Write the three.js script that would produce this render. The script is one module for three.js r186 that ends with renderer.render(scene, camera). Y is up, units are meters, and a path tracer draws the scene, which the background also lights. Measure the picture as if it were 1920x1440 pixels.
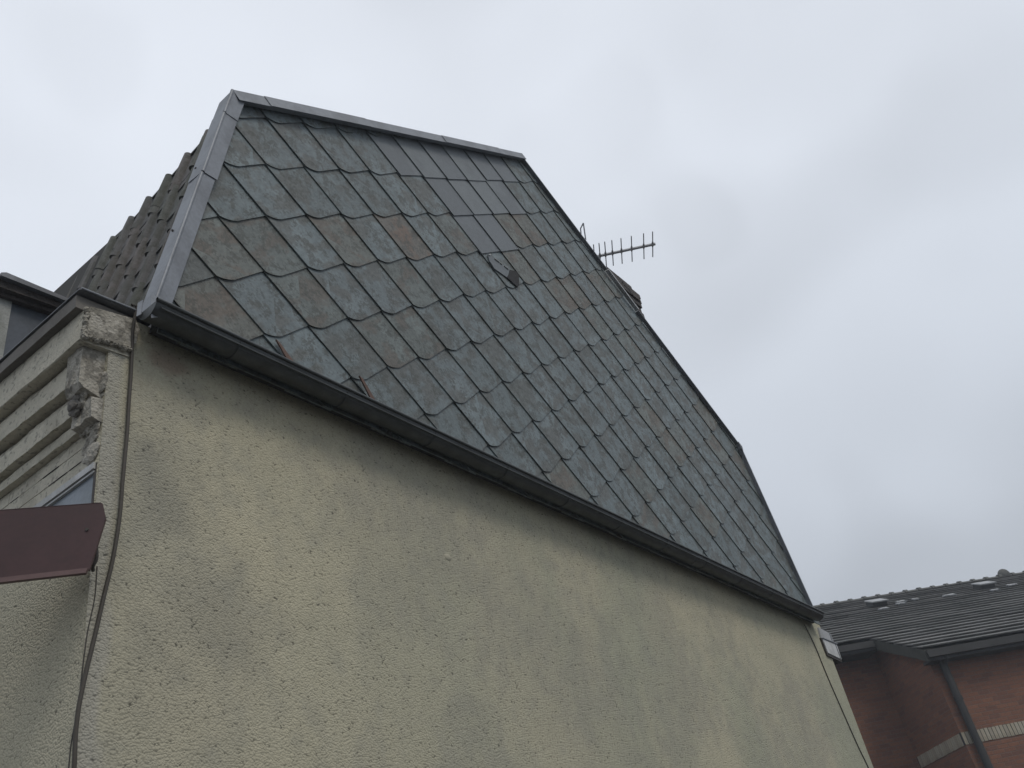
import * as THREE from 'three';
import { mergeGeometries } from 'three/addons/utils/BufferGeometryUtils.js';

// ------------------------------------------------------------------ camera, sky, sun, exposure
const scene = new THREE.Scene();
const camera = new THREE.PerspectiveCamera(45.6, 4 / 3, 0.05, 3000);
camera.position.set(0, 1.6, 2.6);
camera.quaternion.setFromRotationMatrix(new THREE.Matrix4().makeBasis(
  new THREE.Vector3(0.60907, -0.17786, 0.77292), new THREE.Vector3(-0.35045, 0.81389, 0.46344), new THREE.Vector3(-0.71149, -0.55313, 0.43339)));
camera.updateMatrixWorld();
const renderer = new THREE.WebGLRenderer({ antialias: true });
renderer.toneMapping = THREE.LinearToneMapping;
renderer.toneMappingExposure = 1.0;
renderer.shadowMap.enabled = true;

// noise
function hash3(x, y, z) { let h = Math.imul(x, 374761393) ^ Math.imul(y, 668265263) ^ Math.imul(z, 2147483629 - 1274126177); h = Math.imul(h ^ (h >>> 13), 1274126177); h = Math.imul(h ^ (h >>> 15), 2246822519); return ((h ^ (h >>> 16)) >>> 0) / 4294967296; }
const sm = (t) => t * t * (3 - 2 * t), lerp = (a, b, t) => a + (b - a) * t, clamp = (x, a = 0, b = 1) => Math.min(b, Math.max(a, x));
const ss = (a, b, x) => sm(clamp((x - a) / (b - a)));
function vn3(x, y, z) {
  const X = Math.floor(x), Y = Math.floor(y), Zz = Math.floor(z), u = sm(x - X), v = sm(y - Y), w = sm(z - Zz);
  const c = (i, j, k) => hash3(X + i, Y + j, Zz + k);
  return lerp(lerp(lerp(c(0, 0, 0), c(1, 0, 0), u), lerp(c(0, 1, 0), c(1, 1, 0), u), v), lerp(lerp(c(0, 0, 1), c(1, 0, 1), u), lerp(c(0, 1, 1), c(1, 1, 1), u), v), w);
}
function vn2(x, y, s = 0, p = 0) { // p: period (0 = none)
  const X = Math.floor(x), Y = Math.floor(y), u = sm(x - X), v = sm(y - Y);
  const m = (n) => p ? ((n % p) + p) % p : n;
  const a = hash3(m(X), m(Y), s), b = hash3(m(X + 1), m(Y), s), c = hash3(m(X), m(Y + 1), s), d = hash3(m(X + 1), m(Y + 1), s);
  return lerp(lerp(a, b, u), lerp(c, d, u), v);
}
function fbm2(x, y, s = 0, o = 4, p = 0) { let r = 0, a = 0.5, n = 0; for (let k = 0; k < o; k++) { r += a * vn2(x, y, s + k * 17, p); n += a; x *= 2; y *= 2; p *= 2; a *= 0.5; } return r / n; }
let seed = 7;
const rnd = () => { seed = (seed + 0x6d2b79f5) | 0; let t = Math.imul(seed ^ (seed >>> 15), 1 | seed); t = (t + Math.imul(t ^ (t >>> 7), 61 | t)) ^ t; return ((t ^ (t >>> 14)) >>> 0) / 4294967296; };
const rr = (a, b) => a + (b - a) * rnd();

{ // overcast sky: cloud only
  const W = 1024, H = 512, data = new Float32Array(W * H * 4);
  for (let j = 0; j < H; j++) for (let i = 0; i < W; i++) {
    const el = ((j + 0.5) / H - 0.5) * Math.PI, az = ((i + 0.5) / W - 0.5) * 2 * Math.PI;
    const x = Math.cos(el) * Math.cos(az), y = Math.sin(el), z = Math.cos(el) * Math.sin(az);
    // a layer of cloud: a broad lighter part overhead, thicker greyer cloud low down
    const n1 = vn3(x * 1.7 + 5, y * 1.7, z * 1.7 + 9), n2 = vn3(x * 4 + 2, y * 4 + 3, z * 4), n3 = vn3(x * 9, y * 9 + 8, z * 9 + 4), n4 = vn3(x * 20 + 3, y * 20, z * 20);
    let L = lerp(0.53, 0.79, ss(0.12, 0.66, y));
    L *= 1 - 0.02 * ss(0.2, 1.0, 0.93 * x + 0.36 * z); // thicker cloud on that side
    L *= 1 + (n1 - 0.5) * 0.08 + (n2 - 0.5) * 0.10 + (n3 - 0.5) * 0.08 - 0.085 * ss(0.55, 0.82, vn3(x * 6 + 1.3, y * 6 + 6.4, z * 6 + 2.2)) - 0.04 * ss(0.55, 0.8, vn3(x * 11, y * 11 + 3, z * 11)) + (n4 - 0.5) * 0.03;
    const warm = ss(0.3, 0.9, y) * 0.02;
    const o = (j * W + i) * 4;
    data[o] = L * (0.925 + warm); data[o + 1] = L * 1.0; data[o + 2] = L * (1.115 - warm); data[o + 3] = 1;
  }
  const t = new THREE.DataTexture(data, W, H, THREE.RGBAFormat, THREE.FloatType);
  t.mapping = THREE.EquirectangularReflectionMapping; t.magFilter = t.minFilter = THREE.LinearFilter; t.wrapS = THREE.RepeatWrapping; t.needsUpdate = true;
  scene.background = t; scene.environment = t;
}
const sun = new THREE.DirectionalLight(0xfff6ea, 1.25);
sun.position.set(1, 28, 18); sun.target.position.set(5, 3, 0);
sun.castShadow = true; sun.shadow.radius = 34; sun.shadow.mapSize.set(2048, 2048);
Object.assign(sun.shadow.camera, { left: -35, right: 35, top: 35, bottom: -35, near: 1, far: 90 });
scene.add(sun, sun.target);

// ------------------------------------------------------------------ textures
function tex(w, h, fn, srgb = true, repeat = true) { // fn(u,v) -> [r,g,b] 0..1 (sRGB when srgb) with v up
  const d = new Uint8Array(w * h * 4);
  for (let j = 0; j < h; j++) for (let i = 0; i < w; i++) {
    const c = fn((i + 0.5) / w, (j + 0.5) / h), o = (j * w + i) * 4;
    d[o] = clamp(c[0]) * 255; d[o + 1] = clamp(c[1]) * 255; d[o + 2] = clamp(c[2]) * 255; d[o + 3] = 255;
  }
  const t = new THREE.DataTexture(d, w, h, THREE.RGBAFormat);
  t.colorSpace = srgb ? THREE.SRGBColorSpace : THREE.NoColorSpace;
  t.magFilter = THREE.LinearFilter; t.minFilter = THREE.LinearMipmapLinearFilter; t.generateMipmaps = true;
  if (repeat) t.wrapS = t.wrapT = THREE.RepeatWrapping;
  t.needsUpdate = true; return t;
}
const toS = (l) => l <= 0.0031308 ? l * 12.92 : 1.055 * Math.pow(l, 1 / 2.4) - 0.055;
const mix3 = (a, b, t) => [lerp(a[0], b[0], t), lerp(a[1], b[1], t), lerp(a[2], b[2], t)];
const lin = (c) => [toS(c[0]), toS(c[1]), toS(c[2])];
const rep = (t, metres) => { const c = t.clone(); c.repeat.set(1 / metres, 1 / metres); c.needsUpdate = true; return c; };

// roughcast height: close-set lumps with pits between them (tile of 1.6 m)
const RC = 1024, rcH = new Float32Array(RC * RC);
for (let j = 0; j < RC; j++) for (let i = 0; i < RC; i++) {
  const u = i / RC, v = j / RC;
  const wx = (vn2(u * 64, v * 64, 91, 64) - 0.5) * 0.8, wy = (vn2(u * 64, v * 64, 92, 64) - 0.5) * 0.8;
  const a = vn2(u * 128 + wx, v * 160 + wy, 5, 0 || 0), n = fbm2(u * 64, v * 64, 21, 4, 64);
  // lumps by nearest of jittered points
  const G = 112, x = u * G + wx, y = v * G + wy, X = Math.floor(x), Y = Math.floor(y); let m = 9;
  for (let dy = -1; dy <= 1; dy++) for (let dx = -1; dx <= 1; dx++) {
    const cx = X + dx, cy = Y + dy, px = ((cx % G) + G) % G, py = ((cy % G) + G) % G;
    const qx = cx + hash3(px, py, 3), qy = cy + hash3(px, py, 4), s = 0.6 + 0.8 * hash3(px, py, 8);
    const d = Math.hypot((x - qx) * 0.8, y - qy) / s; if (d < m) m = d;
  }
  rcH[j * RC + i] = clamp(0.62 * (1 - clamp(m)) + 0.38 * n + 0 * a);
}
const rcAt = (u, v) => rcH[(((Math.floor(v * RC) % RC) + RC) % RC) * RC + (((Math.floor(u * RC) % RC) + RC) % RC)];
const rcBump = tex(RC, RC, (u, v) => { const h = rcAt(u, v); return [h, h, h]; }, false);

// the gable wall: a fine roughcast grain that repeats, under stains that belong to this wall alone (vertex colours)
const grainMap = tex(RC, RC, (u, v) => {
  const h = rcAt(u, v), f = 0.90 + 0.20 * fbm2(u * 128, v * 128, 30, 2, 128);
  const k = f * (1 - 0.66 * ss(0.46, 0.16, h)) * (1 + 0.12 * ss(0.60, 0.85, h));
  return lin([0.88 * k, 0.88 * k, 0.865 * k]);
});
function wallStain(x, y) {
  const wx = x + (fbm2(x * 2.1, y * 2.1, 201, 3) - 0.5) * 0.5, wy = y + (fbm2(x * 1.9, y * 1.9, 202, 3) - 0.5) * 0.5;
  let c = [0.450, 0.425, 0.318];
  c = mix3(c, [0.49, 0.455, 0.335], ss(0.40, 0.75, fbm2(wx * 1.1, wy * 1.1, 3, 4)));
  const runs = fbm2(wx * 2.0 + wy * 0.25, wy * 0.55, 11, 4), blot = fbm2(wx * 1.7 + 4, wy * 1.6, 12, 5);
  c = mix3(c, [0.355, 0.342, 0.272], 0.62 * ss(0.36, 0.72, runs * 0.5 + blot * 0.5));
  c = mix3(c, [0.325, 0.345, 0.265], 0.62 * ss(0.36, 0.74, fbm2(wx * 1.5 + 9, wy * 0.7, 14, 5)) * ss(2, 5, x));
  const gr = fbm2(x * 7, y * 7, 16, 4), fine = fbm2(x * 16, y * 13, 18, 3);
  c = mix3(c, [0.30, 0.295, 0.25], 0.42 * ss(0.44, 0.70, fine * 0.5 + blot * 0.5));
  const d1 = Math.hypot((x - 1.74) / 0.16, (y - 3.38) / 0.30), d2 = Math.hypot((x - 2.0) / 0.38, (y - 2.95) / 0.28);
  c = mix3(c, [0.225, 0.222, 0.19], 0.55 * ss(1.4, 0.0, d1 + (gr - 0.5) * 2.0));
  c = mix3(c, [0.25, 0.245, 0.21], 0.4 * ss(1.4, 0.0, d2 + (gr - 0.5) * 2.0));
  c = mix3(c, [0.36, 0.352, 0.315], 0.7 * ss(1.605, 1.575, x + (fbm2(x * 12, y * 5, 22, 3) - 0.5) * 0.06));
  const d3 = Math.hypot((x - 1.79) / 0.08, (y - 4.0) / 0.05); c = mix3(c, [0.25, 0.18, 0.14], 0.6 * ss(1.1, 0.5, d3 + (gr - 0.5) * 1.5));
  const g = 0.95 + 0.10 * gr; return c.map((k) => k * g);
}

function slateTex(base, patch, amt, s, light) {
  return tex(640, 640, (u, v) => {
    const X = u * 4, Y = v * 4;
    const st = fbm2((X + Y) * 1.0, (X - Y) * 4.0, s, 4, 0) ; // drawn along the cleavage
    const bl = fbm2(X * 3, Y * 3, s + 5, 5), fi = fbm2(X * 22, Y * 22, s + 9, 3), sp = vn2(X * 40, Y * 40, s + 11);
    let c = base;
    c = mix3(c, light, ss(0.45, 0.7, fbm2(X * 2, Y * 2, s + 2, 4)) * 0.65);
    c = mix3(c, patch, amt * ss(0.48, 0.62, bl * 0.6 + st * 0.4));
    c = mix3(c, [0.050, 0.052, 0.046], 0.75 * ss(0.49, 0.66, fbm2(X * 7, Y * 7, s + 3, 4) * 0.7 + sp * 0.3));
    c = mix3(c, [0.26, 0.27, 0.26], 0.12 * ss(0.86, 0.95, vn2(X * 30, Y * 30, s + 21)) * ss(0.4, 0.6, bl));
    const g = 0.72 + 0.56 * fi;
    return lin([c[0] * g, c[1] * g, c[2] * g]);
  });
}
const sGrey = slateTex([0.106, 0.124, 0.131], [0.080, 0.080, 0.075], 0.8, 100, [0.140, 0.162, 0.171]);
const sMoss = slateTex([0.102, 0.112, 0.108], [0.094, 0.079, 0.067], 0.85, 200, [0.138, 0.154, 0.152]);
const sRust = slateTex([0.112, 0.100, 0.088], [0.122, 0.080, 0.058], 0.9, 300, [0.115, 0.115, 0.105]);
const slateBump = tex(512, 512, (u, v) => { const h = fbm2(u * 12 + v * 12, u * 40 - v * 40, 71, 4) * 0.5 + fbm2(u * 26, v * 26, 72, 4, 26) * 0.5; return [h, h, h]; }, false);
const mott = (base, dark, s, f = 6) => tex(512, 512, (u, v) => { let c = mix3(base, dark, ss(0.42, 0.68, fbm2(u * f, v * f, s, 5, f))); const g = 0.86 + 0.28 * fbm2(u * 64, v * 64, s + 3, 3, 64); return lin([c[0] * g, c[1] * g, c[2] * g]); });
const stoneMap = tex(1024, 1024, (u, v) => {
  let c = [0.35, 0.332, 0.285];
  const X = u * 2, Y = v * 2;
  c = mix3(c, [0.24, 0.225, 0.185], 0.8 * ss(0.40, 0.70, fbm2(X * 5, Y * 5, 51, 5)));
  c = mix3(c, [0.13, 0.122, 0.102], 0.7 * ss(0.52, 0.70, fbm2(X * 11, Y * 11, 53, 4)));
  c = mix3(c, [0.45, 0.43, 0.38], 0.6 * ss(0.66, 0.74, fbm2(X * 16, Y * 16, 56, 3)));
  const g = 0.8 + 0.4 * fbm2(X * 60, Y * 60, 57, 3); return lin([c[0] * g, c[1] * g, c[2] * g]);
});
const paintMap = tex(1024, 1024, (u, v) => {
  const X = u * 2, Y = v * 2; let c = [0.50, 0.472, 0.385];
  c = mix3(c, [0.39, 0.367, 0.295], 0.8 * ss(0.40, 0.72, fbm2(X * 4, Y * 4, 61, 5)));
  c = mix3(c, [0.17, 0.16, 0.135], 0.6 * ss(0.62, 0.74, fbm2(X * 26, Y * 26, 63, 4)));
  const g = 0.86 + 0.28 * fbm2(X * 50, Y * 50, 64, 3); return lin([c[0] * g, c[1] * g, c[2] * g]);
});
const roughBump = tex(512, 512, (u, v) => { const h = fbm2(u * 40, v * 40, 81, 5, 40); return [h, h, h]; }, false);
const brickMap = tex(1024, 1024, (u, v) => { // 1.35 m: 6 bricks, 18 courses
  const row = Math.floor(v * 18), fy = v * 18 - row, uu = u * 6 + (row % 2) * 0.5, col = ((Math.floor(uu) % 6) + 6) % 6, fx = uu - Math.floor(uu);
  const joint = fy < 0.13 || fx < 0.045, h = hash3(col, row, 5);
  let c = mix3([0.155, 0.068, 0.043], [0.195, 0.086, 0.050], h); c = mix3(c, [0.115, 0.056, 0.042], hash3(col, row, 6) > 0.84 ? 0.6 : 0);
  if (joint) c = [0.135, 0.098, 0.078];
  const g = 0.8 + 0.4 * fbm2(u * 90, v * 90, 33, 3, 90); return lin([c[0] * g, c[1] * g, c[2] * g]);
});
const brickBump = tex(1024, 1024, (u, v) => { const row = Math.floor(v * 18), fy = v * 18 - row, uu = u * 6 + (row % 2) * 0.5, fx = uu - Math.floor(uu); const h = (fy < 0.13 || fx < 0.045) ? 0.1 : 0.8 + 0.2 * vn2(u * 120, v * 120, 3); return [h, h, h]; }, false);

// ------------------------------------------------------------------ materials (uv is in metres everywhere)
const std = (o) => new THREE.MeshStandardMaterial({ roughness: 0.85, ...o });
const grain = mott([0.95, 0.95, 0.95], [0.78, 0.78, 0.76], 131, 5);
const col = (r, g, b) => new THREE.Color().setRGB(r, g, b);
const M = {
  render: std({ map: rep(grainMap, 0.95), vertexColors: true, bumpMap: rep(rcBump, 0.95), bumpScale: 0.0048, roughness: 0.95 }),
  renderFront: std({ color: col(0.52, 0.485, 0.37), map: rep(grainMap, 0.95), bumpMap: rep(rcBump, 0.95), bumpScale: 0.0055, roughness: 0.95 }),
  stone: std({ map: rep(stoneMap, 0.9), bumpMap: rep(roughBump, 0.35), bumpScale: 0.006, roughness: 0.95 }),
  paint: std({ map: rep(paintMap, 0.9), bumpMap: rep(roughBump, 0.3), bumpScale: 0.002, roughness: 0.85 }),
  paintDim: std({ color: col(0.62, 0.60, 0.55), map: rep(paintMap, 0.7), bumpMap: rep(roughBump, 0.3), bumpScale: 0.003, roughness: 0.9 }),
  dirtyLead: std({ color: col(0.15, 0.14, 0.125), map: rep(grain, 0.5), roughness: 0.8 }),
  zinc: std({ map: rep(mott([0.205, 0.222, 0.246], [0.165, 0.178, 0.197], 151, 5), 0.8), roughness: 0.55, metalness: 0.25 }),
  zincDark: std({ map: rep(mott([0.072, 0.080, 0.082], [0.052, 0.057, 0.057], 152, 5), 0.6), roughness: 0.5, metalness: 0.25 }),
  trim: std({ map: rep(mott([0.185, 0.195, 0.215], [0.14, 0.148, 0.162], 153, 5), 0.6), roughness: 0.6, metalness: 0.2 }),
  board: std({ color: col(0.035, 0.035, 0.033), roughness: 0.95 }),
  felt: std({ color: col(0.022, 0.023, 0.025), map: rep(grain, 0.3), roughness: 0.9 }),
  white: std({ color: col(0.50, 0.51, 0.51), map: rep(grain, 0.4), roughness: 0.55 }),
  greyPanel: std({ color: col(0.34, 0.35, 0.36), map: rep(grain, 0.4), roughness: 0.6 }),
  pane: std({ color: col(0.20, 0.24, 0.28), map: rep(grain, 0.6), roughness: 0.35 }),
  cheek: std({ color: col(0.10, 0.118, 0.145), map: rep(grain, 0.8), roughness: 0.7 }),
  plaster: std({ color: col(0.36, 0.375, 0.36), map: rep(grain, 0.3), bumpMap: rep(roughBump, 0.3), bumpScale: 0.004 }),
  red: std({ color: col(0.056, 0.022, 0.022), map: rep(grain, 0.7), roughness: 0.55 }),
  redLip: std({ color: col(0.11, 0.058, 0.055), map: rep(grain, 0.5), roughness: 0.5 }),
  iron: std({ color: col(0.045, 0.04, 0.035), roughness: 0.7 }),
  cable: std({ color: col(0.05, 0.043, 0.034), roughness: 0.7 }),
  lath: std({ color: col(0.135, 0.082, 0.066), map: rep(grain, 0.2), roughness: 0.9 }),
  alu: std({ color: col(0.40, 0.41, 0.43), roughness: 0.45 }),
  chim: std({ map: rep(mott([0.085, 0.075, 0.070], [0.062, 0.057, 0.054], 161, 8), 0.5), bumpMap: rep(roughBump, 0.3), bumpScale: 0.006, roughness: 0.95 }),
  brick: std({ map: rep(brickMap, 1.35), bumpMap: rep(brickBump, 1.35), bumpScale: 0.008, roughness: 0.9 }),
  fascia: std({ color: col(0.026, 0.0265, 0.027), map: rep(grain, 0.8), roughness: 0.7 }),
  eaveMoss: std({ color: col(0.05, 0.052, 0.045), map: rep(grain, 0.4), roughness: 0.95 }),
  asphalt: std({ color: col(0.055, 0.055, 0.056), map: rep(grain, 1.7), roughness: 0.9 }),
  paving: std({ color: col(0.22, 0.215, 0.2), map: rep(grain, 1.3), roughness: 0.9 }),
};
const slateTint = (map, r, g, b) => std({ color: col(r * 1.13, g * 1.20, b * 1.20), map: rep(map, 1.25), bumpMap: rep(slateBump, 0.9), bumpScale: 0.0035, roughness: 0.62 });
const slateMats = [slateTint(sGrey, 1, 1, 1), slateTint(sGrey, 0.92, 0.93, 0.92), slateTint(sGrey, 1.06, 1.07, 1.07), slateTint(sMoss, 1, 1, 1), slateTint(sMoss, 0.92, 0.93, 0.92), slateTint(sMoss, 1.04, 1.0, 0.96)];
const slateRust = slateTint(sRust, 1, 1, 1), slateRustDim = slateTint(sMoss, 0.98, 0.9, 0.84);
const slateNew = [0, 1].map((k) => std({ map: rep(mott(k ? [0.130, 0.148, 0.162] : [0.147, 0.167, 0.178], [0.118, 0.134, 0.146], 170 + k, 4), 0.8), roughness: 0.62 }));
const tileTexA = mott([0.122, 0.121, 0.122], [0.084, 0.086, 0.081], 181, 8);
const tileMats = [[1, 1, 1], [0.9, 0.91, 0.9], [1.06, 1.0, 0.97], [0.93, 0.97, 0.9]].map((c) => std({ color: col(...c), map: rep(tileTexA, 0.6), bumpMap: rep(roughBump, 0.3), bumpScale: 0.003, roughness: 0.9 }));
const farTileTex = mott([0.098, 0.097, 0.094], [0.062, 0.065, 0.061], 191, 7);
const farTileMats = [1, 0.85, 1.12].map((k) => std({ color: col(k, k, k), map: rep(farTileTex, 2.3), roughness: 0.7 }));
const farTilePale = std({ color: col(0.30, 0.31, 0.32), map: rep(grain, 0.5), roughness: 0.6 });
const soldierMats = [[0.34, 0.305, 0.235], [0.30, 0.27, 0.215], [0.36, 0.33, 0.265]].map((c) => std({ color: col(...c), map: rep(grain, 0.25), roughness: 0.9 }));

// ------------------------------------------------------------------ geometry helpers
const V = (x, y, z) => new THREE.Vector3(x, y, z);
function triUV(g, ou = 0, ov = 0) { // uv in metres, by the way each face points
  const n = g.index ? g.toNonIndexed() : g; n.deleteAttribute('uv'); if (n.attributes.uv1) n.deleteAttribute('uv1');
  const p = n.attributes.position, uv = new Float32Array(p.count * 2), a = V(), b = V(), c = V();
  for (let i = 0; i < p.count; i += 3) {
    a.fromBufferAttribute(p, i); b.fromBufferAttribute(p, i + 1); c.fromBufferAttribute(p, i + 2);
    const nn = b.clone().sub(a).cross(c.clone().sub(a)), ax = Math.abs(nn.x), ay = Math.abs(nn.y), az = Math.abs(nn.z);
    [a, b, c].forEach((q, k) => {
      const [s, t] = az >= ax && az >= ay ? [q.x, q.y] : ax >= ay ? [q.z, q.y] : [q.x, q.z];
      uv[(i + k) * 2] = s + ou; uv[(i + k) * 2 + 1] = t + ov;
    });
  }
  n.setAttribute('uv', new THREE.BufferAttribute(uv, 2)); if (!n.attributes.normal) n.computeVertexNormals(); return n;
}
const numbers = {};
function named(name, parent) {
  const key = parent ? parent.uuid + name : name, k = (numbers[key] = (numbers[key] ?? -1) + 1);
  return k ? name + '_' + String(k).padStart(3, '0') : name;
}
function add(name, geo, mat, parent = scene, label) {
  const m = new THREE.Mesh(geo, mat); m.name = named(name, parent); m.castShadow = m.receiveShadow = true; if (label) m.userData.label = label; parent.add(m); return m;
}
function group(name, parent = scene) { const g = new THREE.Group(); g.name = named(name, parent); parent.add(g); return g; }
function tag(o, label, category, grp) { o.userData.label = label; o.userData.category = category; if (grp) o.userData.group = grp; return o; }
function structure(o) { o.userData.kind = 'structure'; return o; }
function merge(list) { return mergeGeometries(list.map((g) => { const n = g.index ? g.toNonIndexed() : g; for (const k of Object.keys(n.attributes)) if (!['position', 'normal', 'uv'].includes(k)) n.deleteAttribute(k); return n; })); }
function box(x0, x1, y0, y1, z0, z1) { const g = new THREE.BoxGeometry(x1 - x0, y1 - y0, z1 - z0); g.translate((x0 + x1) / 2, (y0 + y1) / 2, (z0 + z1) / 2); return triUV(g); }
// a plate: front points in space (any simple polygon, coplanar), carried back by `back` (vector) to give thickness
function plate(pts, back, ou = 0, ov = 0, frontNormalHint) {
  const n = V(); for (let i = 0; i < pts.length; i++) { const p = pts[i], q = pts[(i + 1) % pts.length]; n.x += (p.y - q.y) * (p.z + q.z); n.y += (p.z - q.z) * (p.x + q.x); n.z += (p.x - q.x) * (p.y + q.y); } n.normalize();
  let P = pts; if (n.dot(back) > 0) { P = pts.slice().reverse(); n.negate(); }
  const e1 = Math.abs(n.y) > 0.9 ? V(1, 0, 0) : V(0, 1, 0).cross(n).normalize(), e2 = n.clone().cross(e1);
  const d2 = P.map((p) => new THREE.Vector2(p.dot(e1), p.dot(e2)));
  const tri = THREE.ShapeUtils.triangulateShape(d2, []), pos = [];
  const push = (a, b, c) => pos.push(a.x, a.y, a.z, b.x, b.y, b.z, c.x, c.y, c.z);
  for (const [a, b, c] of tri) { push(P[a], P[b], P[c]); push(P[c].clone().add(back), P[b].clone().add(back), P[a].clone().add(back)); }
  for (let i = 0; i < P.length; i++) { const a = P[i], b = P[(i + 1) % P.length], A = a.clone().add(back), B = b.clone().add(back); push(a, A, B); push(a, B, b); }
  const g = new THREE.BufferGeometry(); g.setAttribute('position', new THREE.BufferAttribute(new Float32Array(pos), 3)); g.computeVertexNormals();
  return triUV(g, ou, ov);
}
// a profile (x,y points, closed) drawn along z in steps, with worn, uneven edges
function loft(profile, z0, z1, step, jit, s = 1, jy = jit) {
  const N = Math.max(1, Math.round(Math.abs(z1 - z0) / step)), pos = [], R = [];
  for (let k = 0; k <= N; k++) { const z = lerp(z0, z1, k / N); R.push(profile.map(([x, y], i) => V(x + (vn2(z * 14, i * 3.7, s) - 0.5) * jit * 2 + (vn2(z * 60, i * 5.1, s + 1) - 0.5) * jit, y + (vn2(z * 13, i * 2.3, s + 2) - 0.5) * jy * 2 + (vn2(z * 55, i * 4.4, s + 3) - 0.5) * jy, z))); }
  const push = (a, b, c) => pos.push(a.x, a.y, a.z, b.x, b.y, b.z, c.x, c.y, c.z), n = profile.length;
  for (let k = 0; k < N; k++) for (let i = 0; i < n; i++) { const a = R[k][i], b = R[k][(i + 1) % n], c = R[k + 1][(i + 1) % n], d = R[k + 1][i]; push(a, b, c); push(a, c, d); }
  const tri = THREE.ShapeUtils.triangulateShape(profile.map(([x, y]) => new THREE.Vector2(x, y)), []);
  for (const [a, b, c] of tri) { push(R[0][c], R[0][b], R[0][a]); push(R[N][a], R[N][b], R[N][c]); }
  const g = new THREE.BufferGeometry(); g.setAttribute('position', new THREE.BufferAttribute(new Float32Array(pos), 3)); g.computeVertexNormals(); return triUV(g);
}
function tube(points, r, seg = 60, rad = 7) { return new THREE.TubeGeometry(new THREE.CatmullRomCurve3(points.map((p) => V(...p)), false, 'centripetal'), seg, r, rad, false); }
function rod(a, b, r, rad = 7) { const d = b.clone().sub(a), g = new THREE.CylinderGeometry(r, r, d.length(), rad); g.applyQuaternion(new THREE.Quaternion().setFromUnitVectors(V(0, 1, 0), d.clone().normalize())); g.translate(...a.clone().add(b).multiplyScalar(0.5).toArray()); return g; }
function clip(poly, outline) { // convex outline, counter-clockwise
  let out = poly;
  for (let i = 0; i < outline.length && out.length; i++) {
    const [ax, ay] = outline[i], [bx, by] = outline[(i + 1) % outline.length], inp = out; out = [];
    const side = ([x, y]) => (bx - ax) * (y - ay) - (by - ay) * (x - ax);
    for (let k = 0; k < inp.length; k++) { const p = inp[k], q = inp[(k + 1) % inp.length], sp = side(p), sq = side(q); if (sp >= 0) out.push(p); if (sp * sq < 0) { const t = sp / (sp - sq); out.push([lerp(p[0], q[0], t), lerp(p[1], q[1], t)]); } }
  }
  return out;
}

// ------------------------------------------------------------------ ground
{
  const g = new THREE.PlaneGeometry(1600, 1600); g.rotateX(-Math.PI / 2); structure(add('ground', triUV(g), M.asphalt));
  structure(add('pavement', box(-0.2, 9.3, -0.02, 0.13, -0.08, 1.4), M.paving));
  structure(add('pavement', box(-0.2, 1.5, -0.02, 0.13, -12, -0.081), M.paving));
}

// ------------------------------------------------------------------ the house
const house = group('house'); house.position.set(0, 0, 0);
tag(house, 'cream roughcast house with a slate-clad mansard gable above its zinc gutter', 'house');
const WX0 = 1.52, WX1 = 9.15, WZ = -0.08, BACK = -9;
{ // gable wall: a grid fine enough to carry the stains
  const nx = 300, ny = 170, top = 4.14, g = new THREE.PlaneGeometry(WX1 - WX0, top, nx, ny); g.translate((WX0 + WX1) / 2, top / 2, WZ);
  const p = g.attributes.position, uv = g.attributes.uv, c = new Float32Array(p.count * 3);
  for (let i = 0; i < p.count; i++) { const x = p.getX(i), y = p.getY(i); uv.setXY(i, x, y); c.set(wallStain(x, y), i * 3); }
  g.setAttribute('color', new THREE.BufferAttribute(c, 3));
  const w = add('gable_wall', g, M.render, house);
  add('wall_body', box(WX0, WX1, 0, top - 0.002, WZ - 0.03, WZ - 0.002), M.renderFront, house);
  add('front_wall', plate([V(WX0, 0, WZ - 0.0305), V(WX0, 3.214, WZ - 0.0305), V(WX0, 3.214, BACK), V(WX0, 0, BACK)], V(0.3, 0, 0)), M.renderFront, house);
  add('rear_wall', box(WX1 - 0.3, WX1, 0, 4.1, BACK, WZ - 0.3), M.renderFront, house);
  add('party_wall', box(WX0 + 0.3, WX1 - 0.3, 0, 4.1, BACK, BACK + 0.3), M.renderFront, house);
}
{ // hairline crack where the corner strip meets the front, and a small bump in the render
  const pts = [[1.556, 3.04], [1.553, 2.93], [1.545, 2.81], [1.535, 2.70], [1.528, 2.58], [1.522, 2.45], [1.521, 2.3], [1.522, 2.1]].map(([x, y]) => [x, y, WZ + 0.001]);
  add('crack', tube(pts.map(([x, y, z], i) => [x - 0.014 + 0.004 * Math.sin(i * 2.1), y, z]), 0.0022, 60, 5), M.iron, house);
  const b = new THREE.SphereGeometry(0.03, 14, 8); b.scale(1, 0.7, 0.35); b.translate(3.424, 3.515, WZ - 0.004); add('render_patch', triUV(b), std({ color: col(0.36, 0.345, 0.27), roughness: 0.95 }), house);
}
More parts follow.
